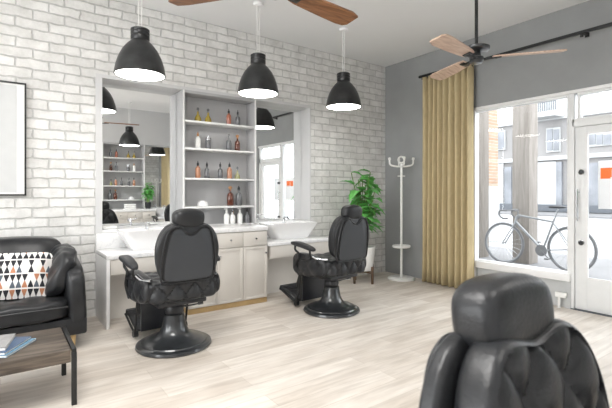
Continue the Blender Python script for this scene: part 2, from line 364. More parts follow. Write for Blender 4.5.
# shop-front wall: piers and head around window_1 / door_1 / window_3
W1a, W1b, D1a, W3a = 3.25, 2.06, 1.06, -0.55      # window_1 Y 3.22..2.06, door 2.06..1.06, window_3 0.85..-0.55
ZT = 2.36; xb = XW+0.12
b = B(); box(b, XW, xb, W1a, YW, 0, H); box(b, XW, xb, W3a, W1a, ZT, H); box(b, XW, xb, YO, W3a, 0, H); box(b, XW, xb, 0.86, D1a, 0, ZT)
struct('wall_right', b, M['grey_wall'])
b = B(); box(b, XW+0.03, xb, W1b+0.01, W1a, 0, 0.30); box(b, XW+0.005, XW+0.05, W1b+0.01, W1b+0.07, 0, 0.30); box(b, XW+0.005, XW+0.05, W1a-0.05, W1a, 0, 0.30)
box(b, XW+0.03, xb, W3a, 0.86, 0, 0.30)
struct('trim_5', b, M['panel_grey'])
# unseen left end wall; its two tall windows are added to let light in
b = B(); box(b, XL-0.2, XL, YO-0.2, YW+0.2, 0, 0.6); box(b, XL-0.2, XL, YO-0.2, YW+0.2, 2.9, H); box(b, XL-0.2, XL, YO-0.2, -0.1, 0.6, 2.9); box(b, XL-0.2, XL, 4.1, YW+0.2, 0.6, 2.9)
struct('wall_left', b, M['pale_wall'])

def window(name, y0, y1, z0, z1, X, fw, label=None):
    b = B(); x0, x1 = X, X+0.07
    box(b, x0, x1, y0, y1, z1-fw, z1, 0.004); box(b, x0, x1, y0, y1, z0, z0+fw, 0.004)
    box(b, x0, x1, y0, y0+fw, z0+fw, z1-fw, 0.004); box(b, x0, x1, y1-fw, y1, z0+fw, z1-fw, 0.004)
    f = struct(name, b, M['frame_white'])
    b = B(); box(b, X+0.03, X+0.038, y0+fw, y1-fw, z0+fw, z1-fw); obj('pane', b, M['glass'], f, smooth=0)
    return f
w1 = window('window_1', W1b+0.0, W1a, 0.37, ZT, XW+0.02, 0.028)
b = B(); box(b, XW-0.03, XW+0.12, W1b+0.01, W1a, 0.30, 0.385, 0.006); obj('window_sill', b, M['white_paint'], w1)
b = B(); box(b, XW-0.012, XW+0.03, W1a-0.035, W1a+0.02, 0.0, ZT+0.03, 0.004); box(b, XW-0.012, XW+0.03, D1a, W1a, ZT-0.005, ZT+0.03, 0.004); obj('architrave', b, M['white_paint'], w1)
w2 = window('window_2', D1a, W1b-0.05, 2.05, ZT, XW+0.02, 0.03)
w3 = window('window_3', W3a, 0.86, 0.37, ZT, XW+0.02, 0.045)  # window_3 is out of view, added to bring in more light
w4 = window('window_4', -0.1, 2.0, 0.6, 2.9, XL-0.1, 0.06); w5 = window('window_5', 2.0, 4.1, 0.6, 2.9, XL-0.1, 0.06)
# post between window and door, head over the door, door leaf
b = B(); box(b, XW+0.015, XW+0.1, W1b-0.02, W1b+0.05, 0.0, ZT, 0.004); box(b, XW+0.015, XW+0.1, D1a, W1b, 1.99, 2.08, 0.004); box(b, XW+0.015, XW+0.1, D1a, D1a+0.05, 0, ZT, 0.004)
struct('trim_6', b, M['frame_white'])
b = B(); DX = XW+0.03; dy0, dy1 = D1a+0.055, W1b-0.025; st = 0.115
box(b, DX, DX+0.05, dy1-st, dy1, 0.012, 1.985, 0.004); box(b, DX, DX+0.05, dy0, dy0+st, 0.012, 1.985, 0.004)
box(b, DX, DX+0.05, dy0+st, dy1-st, 1.91, 1.985, 0.003); box(b, DX, DX+0.05, dy0+st, dy1-st, 0.012, 0.36, 0.003)
door = struct('door_1', b, M['frame_white'])
b = B(); box(b, DX+0.022, DX+0.03, dy0+st, dy1-st, 0.36, 1.91); obj('pane', b, M['glass'], door, smooth=0)
b = B(); box(b, DX-0.004, DX+0.006, dy1-st-0.008, dy1-st+0.012, 0.36, 1.91); box(b, DX-0.004, DX+0.006, dy0+st, dy1-st, 0.352, 0.368); box(b, DX-0.004, DX+0.006, dy0+st, dy1-st, 1.902, 1.918); obj('glazing_bead', b, M['white_paint'], door)
for z in (1.495, 0.735):
    yk = dy1-0.062
    b = B(); R = Matrix.Translation((DX, yk, z)) @ Matrix.Rotation(-PI/2, 4, 'Y'); lathe(b, [(0.03, 0), (0.03, 0.012), (0.026, 0.014)], 20, R); lo = obj('lock_rosette', b, M['chrome'], door)
    b = B(); R = Matrix.Translation((DX, yk-0.012, z)) @ Matrix.Rotation(-PI/2, 4, 'Y'); lathe(b, [(0.012, 0.01), (0.021, 0.02), (0.024, 0.045), (0.018, 0.05)], 18, R); obj('knob', b, M['rubber'], lo)
b = B(); yk = dy1-0.04; tube(b, [(DX-0.05, yk, 0.97), (DX-0.05, yk, 1.31)], 0.009, 10)
tube(b, [(DX, yk, 1.0), (DX-0.05, yk, 1.0)], 0.006); tube(b, [(DX, yk, 1.28), (DX-0.05, yk, 1.28)], 0.006); obj('door_handle', b, M['chrome'], door)
b = B(); box(b, XW-0.0, XW+0.12, D1a, W1b+0.01, -0.004, 0.01); struct('trim_7', b, M['facade_dark'])

# ------------------------------------------------------------------ mirrors, shelf unit, cabinet, wash units
SX0, SX1, SY = 1.705, 2.665, 4.79
def mirror_thing(x0, x1, label):
    t = thing('wall_mirror', label, 'mirror', ((x0+x1)/2, YW+RD, SZ)); h = (x1-x0)/2
    b = B(); box(b, -h, h, -0.002, 0.008, 0.0, TZ-SZ-0.008); obj('mirror_glass', b, M['mirror'], t, smooth=0)
    b = B(); box(b, -h, h, -0.008, 0.008, 0.0, 0.012); obj('bottom_rail', b, M['pale_wall'], t)
    return t
mL = mirror_thing(OX0+0.004, SX0-0.002, 'tall frameless mirror left of the open shelves, reflecting the far shelves')
mR = mirror_thing(SX1+0.002, OX1-0.01, 'tall frameless mirror right of the open shelves, reflecting the shop windows')
opp(mL, 'frameless mirror in the facing wall, glimpsed in the left mirror with a plant in it')
opp(mR, 'facing-wall mirror at the far side of its shelves, hidden past the mirror edge')

shelf = thing('shelf_unit', 'light grey open shelf unit of five tiers between the two wall mirrors', 'shelf unit', ((SX0+SX1)/2, SY, 0.885))
hw = (SX1-SX0)/2; sh = TZ-0.885-0.01; D = YW+RD-SY
b = B(); box(b, -hw, -hw+0.028, 0, D-0.004, 0, sh, 0.002); obj('side_panel', b, M['shelf'], shelf)
b = B(); box(b, hw-0.028, hw, 0, D-0.004, 0, sh, 0.002); obj('side_panel', b, M['shelf'], shelf)
b = B(); box(b, -hw+0.028, hw-0.028, D-0.02, D-0.004, 0, sh); obj('back_panel', b, M['shelf'], shelf)
b = B(); box(b, -hw+0.028, hw-0.028, 0, D-0.02, sh-0.03, sh, 0.002); obj('top_board', b, M['shelf'], shelf)
for q in (-hw, hw-0.02):
    b = B(); box(b, q, q+0.02, -0.004, 0, 0, sh); obj('edge_strip', b, M['shelf_edge'], shelf)
SHZ = [2.120, 1.800, 1.447, 1.110]        # shelf top surfaces
for z in SHZ:
    b = B(); box(b, -hw+0.028, hw-0.028, -0.003, D-0.02, z-0.885-0.022, z-0.885, 0.002); obj('shelf_board', b, M['shelf_edge'], shelf)
opp(shelf, 'matching grey shelf unit of bottles on the facing wall, seen in the left mirror')

CX0, CX1, CY = 1.585, 2.53, 4.285
cab = thing('cabinet', 'warm grey drawer and door cabinet on a golden plinth under the shelves', 'cabinet', ((CX0+CX1)/2, CY, 0))
cw = (CX1-CX0)/2; cd = YW-0.014-CY
b = B(); box(b, -cw, cw, 0.014, cd, 0.055, 0.835, 0.002); obj('body', b, M['cabinet'], cab)
b = B(); box(b, -cw, cw, 0.004, cd, 0.0, 0.055, 0.002); obj('plinth', b, M['gold'], cab)
b = B(); box(b, -cw-0.01, cw+0.01, -0.012, cd, 0.835, 0.884, 0.004); obj('worktop', b, M['marble'], cab)
def panel_front(parent, nm, x0, x1, z0, z1, knob=True, m='cabinet', kn=None):
    b = B(); box(b, x0+0.003, x1-0.003, -0.006, 0.014, z0+0.003, z1-0.003, 0.002)
    e = 0.035
    if z1-z0 > 0.3:
        for q in ((x0+0.003, x0+e, z0+0.003, z1-0.003), (x1-e, x1-0.003, z0+0.003, z1-0.003), (x0+e, x1-e, z0+0.003, z0+e), (x0+e, x1-e, z1-e, z1-0.003)):
            box(b, q[0], q[1], -0.012, -0.005, q[2], q[3], 0.002)
    d = obj(nm, b, M[m], parent)
    if kn:
        b = B(); lathe(b, [(0.006, 0), (0.006, 0.012), (0.011, 0.018), (0.009, 0.026)], 14, Matrix.Translation((kn[0], -0.006, kn[1])) @ Matrix.Rotation(PI/2, 4, 'X')); obj('knob', b, M['chrome'], d)
    return d
tw = 2*cw/3
for i in range(3):
    x = -cw+i*tw
    panel_front(cab, 'drawer', x, x+tw, 0.665, 0.83, kn=(x+tw/2, 0.75))
    panel_front(cab, 'door', x, x+tw, 0.06, 0.66, kn=(x+tw-0.03, 0.58) if i != 1 else (x+0.03, 0.58))
opp(cab, 'matching warm grey cabinet below the facing shelves, seen in the left mirror')

def wash_unit(x0, x1, label, endpanel):
    t = thing('wash_counter', label, 'counter', ((x0+x1)/2, 4.275, 0)); h = (x1-x0)/2; d = YW-0.014-4.275
    b = B(); box(b, -h, h, 0, d, 0.645, 0.69, 0.004); obj('worktop', b, M['marble'], t)
    b = B(); box(b, -h+0.03, h-0.03, 0.02, d, 0.49, 0.644); obj('body', b, M['cabinet'], t)
    dd = panel_front(t, 'drawer', -h+0.035, h-0.035, 0.495, 0.64)
    for v in [dd]: v.location.y = 0.014
    b = B(); box(b, -h+0.03, h-0.03, 0.34, d, 0.0, 0.49); obj('back_panel', b, M['cabinet'], t)
    b = B(); box(b, -h, -h+0.03, 0.0, d, 0, 0.644, 0.002) if endpanel else box(b, h-0.03, h, 0.0, d, 0, 0.644, 0.002); obj('end_panel', b, M['white_paint'], t)
    b = B(); box(b, -h, h, d-0.02, d, 0.69, 0.853, 0.002); obj('splashback', b, M['marble'], t)
    return t
wuL = wash_unit(0.80, 1.572, 'low white counter with a beige drawer beneath the left mirror', True)
wuR = wash_unit(2.543, 3.50, 'low white counter with a beige drawer beneath the right mirror', False)
opp(wuL, 'low wash counter at the facing wall, far end of its row'); opp(wuR, 'low wash counter at the facing wall, seen in the left mirror')
def basin(x, w, label):
    t = thing('wash_basin', label, 'basin', (x, 4.56, 0.691))
    b = B(); n = 10; rings = []
    zt = 0.20
    prof = [(0.62, 0.0), (0.66, 0.02), (0.98, zt-0.012), (1.0, zt), (0.955, zt), (0.93, zt-0.02), (0.66, 0.05), (0.3, 0.04)]
    hx, hy = w/2, 0.185
    for k, z in prof:
        kx = k; ky = k if k < 0.95 else k
        ring = []
        for i in range(48):
            a = 2*PI*i/48; ca, sa = math.cos(a), math.sin(a); e = 0.28
            ring.append(b.verts.new((hx*kx*math.copysign(abs(ca)**e, ca), hy*ky*math.copysign(abs(sa)**e, sa), z)))
        rings.append(ring)
    for A, Q in zip(rings, rings[1:]):
        for i in range(48): b.faces.new((A[i], A[(i+1) % 48], Q[(i+1) % 48], Q[i]))
    b.faces.new(rings[0][::-1]); b.faces.new(rings[-1])
    obj('bowl', b, M['ceramic'], t, smooth=40)
    b = B(); tube(b, smooth_pts([(0, 0.12, 0.195), (0, 0.12, 0.25), (0, 0.06, 0.265), (0, 0.0, 0.24)], 5), 0.011, 10); lathe(b, [(0.022, 0.19), (0.022, 0.20)], 16, Matrix.Translation((0, 0.12, 0))); fa = obj('faucet', b, M['chrome'], t)
    b = B(); tube(b, [(0, 0.12, 0.255), (0.07, 0.13, 0.275)], 0.006, 8); obj('lever', b, M['chrome'], fa)
    return t
bL = basin(1.27, 0.62, 'white tapering wash basin on the counter behind the left barber chair')
bR = basin(3.02, 0.75, 'white tapering wash basin in full view on the right counter')
opp(bL, 'white wash basin on the facing counter, far end of its row'); opp(bR, 'white wash basin on the facing counter, seen in the left mirror')

# bottles -----------------------------------------------------------
def bottle(kind, x, z, y, label, grp=None, s=1.0, both=True):
    col, capc, shape = kind
    t = thing('bottle', label, 'bottle', (x, y, z+0.001), 0, grp)
    P = {'flask': [(0.038, 0), (0.042, 0.008), (0.036, 0.04), (0.012, 0.075), (0.010, 0.10)],
         'tall': [(0.032, 0), (0.035, 0.006), (0.035, 0.105), (0.026, 0.122), (0.012, 0.13), (0.012, 0.14)],
         'round': [(0.038, 0), (0.043, 0.008), (0.043, 0.10), (0.036, 0.125), (0.014, 0.14), (0.013, 0.165)],
         'spray': [(0.036, 0), (0.040, 0.01), (0.040, 0.12), (0.030, 0.145), (0.014, 0.16), (0.013, 0.175)],
         'jar': [(0.036, 0), (0.039, 0.006), (0.039, 0.09), (0.034, 0.10), (0.030, 0.105)]}[shape]
    P = [(r*s*(1.0 if s == 0.85 else 0.8), zz*s) for r, zz in P]; top = P[-1][1]
    b = B(); lathe(b, P, 18); obj('glass_body', b, M[col], t)
    r = P[-1][0]
    b = B()
    if capc == 'ball': lathe(b, [(r*0.8, top), (r*1.0, top+0.012), (r*1.9, top+0.02), (r*2.0, top+0.036), (r*0.8, top+0.048)], 14); cm = 'cork'
    elif capc == 'spray':
        lathe(b, [(r*1.2, top), (r*1.2, top+0.02), (r*0.6, top+0.022), (r*0.6, top+0.034)], 12); box(b, -0.035, 0.014, -0.008, 0.008, top+0.03, top+0.046, 0.003); cm = 'white_plastic'
    elif capc == 'stopper': lathe(b, [(r*0.8, top), (r*0.7, top+0.015), (r*1.5, top+0.022), (r*1.3, top+0.045), (0.003, top+0.05)], 14); cm = 'clear'
    else: lathe(b, [(r*1.35, top-0.004), (r*1.3, top+0.028), (r*0.55, top+0.036), (r*0.45, top+0.052)], 14); cm = capc
    obj('cap', b, M[cm], t)
    return t
K = {'oil': ('yellow', 'stopper', 'flask'), 'pinkblk': ('pink', 'rubber', 'tall'), 'clrblk': ('clear', 'rubber', 'round'), 'whtamb': ('white_plastic', 'cork', 'tall'),
     'clr': ('clear', 'chrome', 'jar'), 'gold': ('clear', 'stopper', 'round'), 'amb': ('amber', 'ball', 'round'), 'orgblk': ('orange', 'rubber', 'tall'), 'green': ('green', 'stopper', 'flask'),
     'wspray': ('white_plastic', 'spray', 'spray'), 'brown': ('amber', 'cork', 'tall'), 'wtall': ('white_plastic', 'stopper', 'round')}
items = [('oil', 1.93, 0, 'yellow oil flask, leftmost bottle on the top shelf'), ('oil', 2.06, 0, 'yellow oil flask second from the left on the top shelf'),
 ('pinkblk', 2.335, 0, 'salmon pink bottle with a black cap on the top shelf'), ('clrblk', 2.46, 0, 'smoky bottle with a dark cap at the right of the top shelf'),
 ('whtamb', 1.93, 1, 'white bottle with a wooden cap at the left of the second shelf'), ('clr', 2.06, 1, 'clear jar with a silver lid on the second shelf'),
 ('gold', 2.335, 1, 'clear decanter with a glass stopper beside the amber bottle, second shelf'), ('amb', 2.455, 1, 'reddish amber bottle with a wooden ball stopper on the second shelf'),
 ('orgblk', 1.93, 2, 'peach bottle with a black cap at the left end of the third shelf'), ('clrblk', 2.045, 2, 'smoky bottle with black cap next to the leftmost peach bottle, third shelf'),
 ('clrblk', 2.22, 2, 'smoky bottle with black cap in the middle of the third shelf'), ('orgblk', 2.345, 2, 'peach bottle with a black cap right of centre on the third shelf'),
 ('green', 2.455, 2, 'olive green flask at the right end of the third shelf'),
 ('amb', 2.355, 3, 'dark amber bottle with a wooden ball stopper on the fourth shelf'), ('clrblk', 2.475, 3, 'smoky bottle with a dark cap at the right of the fourth shelf'),
 ('wspray', 2.29, 4, 'white spray bottle, leftmost of those standing on the marble worktop'), ('wtall', 2.37, 4, 'white bottle second from the left on the marble worktop'),
 ('brown', 2.42, 4, 'brown bottle between the white bottles on the marble worktop'), ('wspray', 2.475, 4, 'white spray bottle right of the brown bottle on the marble worktop'),
 ('clrblk', 2.58, 4, 'dark capped smoky bottle in the shadow at the worktop right end')]
for k, x, lv, lab in items:
    z = (SHZ+[0.885])[lv]; y = 4.90 if lv < 4 else 4.87
    if k == 'brown': y = 4.96
    s = 1.0 if k in ('amb', 'clrblk', 'gold') else 1.1
    if k == 'oil': s = 1.3
    if k == 'clrblk' and lv < 4: s = 0.92
    if lv == 3: s = 1.2
    if lv == 4: s = 0.85
    t = bottle(K[k], x, z, y, lab, s=s)
    if lv < 4: opp(t, 'reflected copy on the facing shelves: '+{'oil': 'yellow oil flask', 'pinkblk': 'salmon pink bottle', 'clrblk': 'smoky bottle', 'whtamb': 'white bottle', 'clr': 'clear jar', 'gold': 'stoppered decanter', 'amb': 'amber bottle', 'orgblk': 'peach bottle', 'green': 'olive flask'}[k]+' on the '+['top', 'second', 'third', 'fourth'][lv]+' tier, '+('near end' if x < 1.95 else 'near middle' if x < 2.1 else 'middle' if x < 2.3 else 'far middle' if x < 2.4 else 'far end'))
b = B(); lathe(b, [(0.02, 0.0), (0.065, 0.0), (0.068, 0.02), (0.058, 0.05), (0.03, 0.066), (0.006, 0.07)], 24)
bw = tag(obj('bowl', b, M['ceramic'], loc=(1.99, 4.90, SHZ[3]+0.001)), 'upturned white bowl alone at the left of the fourth shelf', 'bowl')
opp(bw, 'upturned white bowl on the facing shelf, seen in the left mirror')
b = B(); cushion(b, (0, 0, 0.018), (0.075, 0.05, 0.018), 5, 8); tag(obj('folded_towel', b, M['towel'], loc=(0.945, YW+0.09, SZ+0.001)), 'small folded white towel on the ledge below the left mirror', 'towel')

# ------------------------------------------------------------------ barber chair (faces local +Y)
def barber_chair(label):
    t = thing('barber_chair', label, 'barber chair')
    b = B(); lathe(b, [(0.29, 0), (0.305, 0.012), (0.30, 0.03), (0.285, 0.036), (0.27, 0.040), (0.262, 0.050), (0.235, 0.056), (0.222, 0.068), (0.19, 0.076), (0.15, 0.092), (0.118, 0.12), (0.100, 0.16), (0.088, 0.22), (0.082, 0.265), (0.05, 0.27)], 48)
    base = obj('base', b, M['dark_metal'], t)
    b = B(); lathe(b, [(0.06, 0.262), (0.07, 0.272), (0.078, 0.30), (0.070, 0.34), (0.06, 0.35), (0.06, 0.39), (0.14, 0.395), (0.14, 0.40)], 32); obj('hydraulic_column', b, M['rubber'], t)
    b = B(); tube(b, smooth_pts([(0.06, 0.02, 0.31), (0.12, -0.02, 0.315), (0.20, -0.05, 0.325)], 5), 0.008); tube(b, [(0.19, -0.046, 0.324), (0.23, -0.065, 0.329)], 0.012); obj('pump_lever', b, M['chrome'], t)
    # seat
    def sd(l, u):
        l = l.copy()
        if u.z > 0.8: l.z += tuft(l.x, l.y, 0.16, 0.16, 0.022)
        elif u.y < -0.75: l.y -= tuft(l.x, l.z+0.04, 0.145, 0.21, 0.034)
        return l
    b = B(); cushion(b, (0, -0.005, 0.505), (0.29, 0.275, 0.092), 7, 36, sd); obj('seat', b, M['leather'], t)
    for s in (-1, 1):
        b = B()
        def bd(l, u, s=s):
            l = l.copy()
            if u.x*s > 0.7: l.x -= s*0.0
            f = (l.y+0.27)/0.54
            l.z = l.z*(0.85+0.3*f)
            if u.x*s > 0.6: l.x += s*tuft(l.y, l.z, 0.17, 0.2, 0.018)
            return l
        cushion(b, (s*0.275, 0.03, 0.515), (0.06, 0.265, 0.118), 3.2, 24, bd); obj('side_bolster', b, M['leather'], t)
    b = B(); box(b, -0.2, 0.2, -0.2, 0.24, 0.375, 0.415, 0.01); obj('seat_frame', b, M['rubber'], t)
    # backrest, tilted back
    TB = Matrix.Translation((0, -0.25, 0.575)) @ Matrix.Rotation(math.radians(7), 4, 'X')
    def shape(l, hz):
        f = (l.z+hz)/(2*hz)                      # 0 bottom .. 1 top
        k = 0.93+0.10*math.sin(PI*min(1, f*1.5)*0.62)-0.27*max(0, (f-0.5)/0.5)**1.8
        l.x *= k
        l.z -= 0.030*math.exp(-(l.x/0.075)**2)*max(0, (f-0.6)/0.4)
        return l
    def shd(l, u): return shape(l.copy(), 0.235)
    b = B(); cushion(b, (0, -0.024, 0.24), (0.245, 0.030, 0.235), 4.2, 28, shd, TB); shell = obj('backrest', b, M['leather'], t); shell['label'] = 'black shell of the backrest'
    def pad(l, u):
        l = shape(l.copy(), 0.235)
        if u.y > 0.7: l.y += tuft(l.x, l.z, 0.16, 0.22, 0.030)
        l.y += 0.02*(abs(l.x)/0.23)**2
        return l
    b = B(); cushion(b, (0, 0.035, 0.245), (0.225, 0.055, 0.228), 4.0, 44, pad, TB); obj('back_cushion', b, M['leather'], t)
    # rear panel with notched top
    half = [(0.0, 0.425), (0.035, 0.432), (0.075, 0.478), (0.11, 0.488), (0.142, 0.462), (0.166, 0.38), (0.186, 0.24), (0.194, 0.12), (0.188, 0.055), (0.15, 0.038), (0.0, 0.034)]
    P = smooth_pts([(x, 0, z*0.88) for x, z in half], 5)
    out = [(p.x, p.z) for p in P]+[(-p.x, p.z) for p in P[::-1][1:-1]]
    b = B(); prism(b, out, -0.063, -0.045, TB, 0.006); rp = obj('rear_panel', b, M['back_leather'], t)
    b = B(); tube(b, [(x, -0.057, z) for x, z in out], 0.0065, 8, True, TB); obj('piping', b, M['leather'], rp)
    half2 = [(0.0, 0.445), (0.05, 0.47), (0.085, 0.51), (0.13, 0.505), (0.17, 0.465), (0.195, 0.38), (0.214, 0.24), (0.219, 0.12), (0.212, 0.04), (0.16, 0.018), (0.0, 0.014)]
    P = smooth_pts([(x, -0.050, z*0.88) for x, z in half2], 5)
    b = B(); tube(b, P+[Vector((-p.x, p.y, p.z)) for p in P[::-1][1:-1]], 0.008, 8, True, TB); obj('piping', b, M['leather'], rp)
    # headrest
    def hd(l, u):
        l = l.copy(); l.y -= 0.012*(1-(l.x/0.14)**2); l.z *= 1-0.14*(l.x/0.14)**2
        return l
    b = B(); cushion(b, (0, 0.015, 0.503), (0.126, 0.060, 0.075), 3.3, 24, hd, TB); hr = obj('headrest', b, M['leather'], t)
    b = B()
    for s in (-1, 1): tube(b, [(s*0.03, -0.01, 0.40), (s*0.03, 0.0, 0.49)], 0.008, 10, T=TB)
    obj('headrest_stem', b, M['chrome'], hr)
    # arms
    for s in (-1, 1):
        TA = Matrix.Translation((s*0.345, 0.06, 0.725)) @ Matrix.Rotation(math.radians(9), 4, 'X')
        b = B()
        def ad(l, u):
            l = l.copy(); l.z -= 0.012*(l.y/0.17)**2*(1 if l.y > 0 else 0.3); l.x *= 1.0+0.18*(l.y/0.17); return l
        cushion(b, (0, 0, 0), (0.042, 0.185, 0.024), 3.4, 14, ad, TA); arm = obj('armrest', b, M['rubber'], t)
        b = B(); tube(b, smooth_pts([(s*0.345, 0.19, 0.73), (s*0.345, 0.195, 0.67), (s*0.335, 0.15, 0.63), (s*0.335, 0.17, 0.57), (s*0.33, 0.20, 0.50), (s*0.31, 0.18, 0.40)], 6), 0.012, 10)
        tube(b, smooth_pts([(s*0.345, -0.04, 0.70), (s*0.345, -0.05, 0.64), (s*0.32, -0.03, 0.60), (s*0.325, 0.06, 0.575), (s*0.335, 0.16, 0.58)], 6), 0.011, 10); obj('arm_bracket', b, M['black_metal'], arm)
        b = B(); tube(b, smooth_pts([(s*0.32, -0.06, 0.625), (s*0.30, -0.14, 0.60), (s*0.265, -0.235, 0.605)], 6), [0.016]*6+[0.013]*7, 10); obj('back_strut', b, M['chrome'], arm)
    # leg rest and foot plate
    b = B(); cushion(b, (0, 0, 0), (0.20, 0.026, 0.13), 5, 14, None, Matrix.Translation((0, 0.33, 0.31)) @ Matrix.Rotation(math.radians(22), 4, 'X')); obj('leg_rest', b, M['leather'], t)
    b = B(); TF = Matrix.Translation((0, 0.51, 0.125)) @ Matrix.Rotation(math.radians(20), 4, 'X'); box(b, -0.21, 0.21, -0.17, 0.15, -0.014, 0.014, 0.008, T=TF)
    for k in range(6): box(b, -0.17, 0.17, -0.105+k*0.04, -0.09+k*0.04, 0.013, 0.019, T=TF)
    box(b, -0.215, 0.215, 0.12, 0.155, -0.035, 0.022, 0.008, T=TF); fr = obj('footrest', b, M['rubber'], t)
    for s in (-1, 1):
        b = B(); tube(b, smooth_pts([(s*0.225, 0.24, 0.44), (s*0.225, 0.31, 0.10), (s*0.225, 0.37, 0.07), (s*0.225, 0.62, 0.16)], 4), 0.010, 8); tube(b, [(s*0.24, 0.33, 0.05), (s*0.20, 0.33, 0.05)], 0.028, 14)
        obj('footrest_arm', b, M['black_metal'], fr)
    b = B(); prism(b, [(-0.19, 0.08), (0.19, 0.08), (0.19, 0.40), (-0.19, 0.40)], 0.26, 0.30, I4, 0.006); obj('shin_panel', b, M['rubber'], t)
    return t
ch1 = barber_chair('black barber chair seen from behind at the left mirror, beside the sofa')
ch1.location = (1.18, 3.52, 0); ch1.rotation_euler.z = math.radians(2)
ch2 = copy_tree(ch1, (2.90, 3.55, 0), math.radians(4), 'black barber chair at the right mirror, in front of the potted plant')
chF = copy_tree(ch1, (0.815, 0.15, 0), math.radians(181), 'black tufted barber chair in the right foreground, cropped by the frame')
chO = copy_tree(ch1, (3.13, 0.52, 0), math.radians(180), 'black barber chair facing the far mirrors, only its arm seen in the left mirror')

for c in chF.children:                       # pumped down a little lower than the others
    if not c.name.startswith(('base', 'hydraulic')): c.location.z -= 0.025 if not c.name.startswith('headrest') else 0.042

# ------------------------------------------------------------------ pendant lamps
def pendant(x, label):
    t = thing('pendant_lamp', label, 'pendant lamp', (x, 4.0, 2.335))
    zc = H-2.335
    pr = [(0.218, 0.0), (0.222, 0.004), (0.219, 0.02), (0.208, 0.075), (0.185, 0.14), (0.152, 0.20), (0.108, 0.25), (0.085, 0.268), (0.078, 0.28)]
    pr = [(r, z*1.13) for r, z in pr]
    b = B(); inner = [(r-0.006, z) for r, z in pr]
    lathe(b, pr+inner[::-1], 48, cap=False); rr = b.verts; obj('shade', b, M['lamp_black'], t)
    b = B(); lathe(b, [(0.078, 0.275), (0.082, 0.285), (0.082, 0.315), (0.078, 0.320), (0.082, 0.326), (0.082, 0.348), (0.078, 0.353), (0.082, 0.36), (0.082, 0.375), (0.06, 0.388), (0.01, 0.392)], 32, Matrix.Translation((0, 0, 0.04))); obj('socket_housing', b, M['lamp_black'], t)
    b = B(); lathe(b, [(0.2085, 0.003), (0.2085, 0.010)], 48); obj('diffuser', b, M['lamp_glow'], t)
    b = B(); tube(b, [(-0.014, 0, 0.43), (-0.014, 0, zc-0.02)], 0.0035, 6); tube(b, [(0.014, 0, 0.43), (0.014, 0, zc-0.02)], 0.0035, 6); obj('cable', b, M['white_plastic'], t)
    b = B(); lathe(b, [(0.055, zc-0.03), (0.055, zc-0.002)], 24); obj('ceiling_rose', b, M['ceiling'], t)
    return t
lamps = [pendant(1.03, 'black dome pendant lamp, leftmost and largest of the three'), pendant(2.25, 'black dome pendant lamp hanging in front of the shelf unit'), pendant(3.46, 'black dome pendant lamp nearest the room corner')]
for l, s in zip(lamps, ('black pendant of the facing row, far one cut off in the left mirror', 'black pendant of the facing row, seen whole in the left mirror', 'black pendant of the facing row nearest the camera')): opp(l, s)

t = thing('fill_light_housing', 'square white housing added around the fill lamp over the waiting area, outside the view', 'ceiling light', (-0.2, 1.4, H-0.002))  # made-up housing that gives the overhead fill lamp a body
b = B(); box(b, -0.78, 0.78, -0.78, 0.78, -0.04, 0, 0.004); obj('housing', b, M['white_enamel'], t)

# ------------------------------------------------------------------ ceiling fans
def fan(x, y, angs, wood, label, z=2.46, pitch=12):
    t = thing('ceiling_fan', label, 'ceiling fan', (x, y, z)); zc = H-z
    b = B(); lathe(b, [(0.014, 0.10), (0.014, zc-0.03)], 16); obj('downrod', b, M['black_metal'], t)
    b = B(); lathe(b, [(0.02, zc-0.07), (0.06, zc-0.04), (0.065, zc-0.001)], 24); obj('ceiling_canopy', b, M['black_metal'], t)
    b = B(); lathe(b, [(0.015, -0.055), (0.045, -0.05), (0.06, -0.03), (0.06, 0.0), (0.04, 0.012), (0.035, 0.045), (0.05, 0.055), (0.105, 0.062), (0.112, 0.072), (0.112, 0.088), (0.09, 0.10), (0.03, 0.108)], 36); obj('motor_housing', b, M['dark_metal'], t)
    for i, a in enumerate(angs):
        R = Matrix.Rotation(math.radians(a), 4, 'Z') @ Matrix.Rotation(math.radians(pitch), 4, 'X')
        b = B(); pts = [(0.135, 0.045), (0.20, 0.058), (0.40, 0.070), (0.60, 0.078), (0.665, 0.070), (0.69, 0.045), (0.69, -0.06), (0.62, -0.078), (0.40, -0.070), (0.20, -0.055), (0.135, -0.045)]
        lo = [b.verts.new(R @ Vector((px, py, -0.006))) for px, py in pts]; hi = [b.verts.new(R @ Vector((px, py, 0.006))) for px, py in pts]
        f1 = b.faces.new(lo[::-1]); f2 = b.faces.new(hi)
        for k in range(len(pts)): b.faces.new((lo[k], lo[(k+1) % len(pts)], hi[(k+1) % len(pts)], hi[k]))
        bl = obj('blade', b, M[wood], t)
        b = B(); box(b, 0.05, 0.17, -0.016, 0.016, -0.02, -0.008, 0.003, T=R); box(b, 0.14, 0.20, -0.035, 0.035, -0.016, -0.006, 0.003, T=R); obj('blade_bracket', b, M['black_metal'], bl)
    return t
fan(3.40, 2.15, (-52, 68, 188), 'wood_fan_light', 'ceiling fan with three pale wood blades in front of the curtain')
fan(1.31, 2.13, (7.5, 128, 248), 'wood_fan', 'ceiling fan with honey brown blades cut off at the top of the view', 2.475, -11)

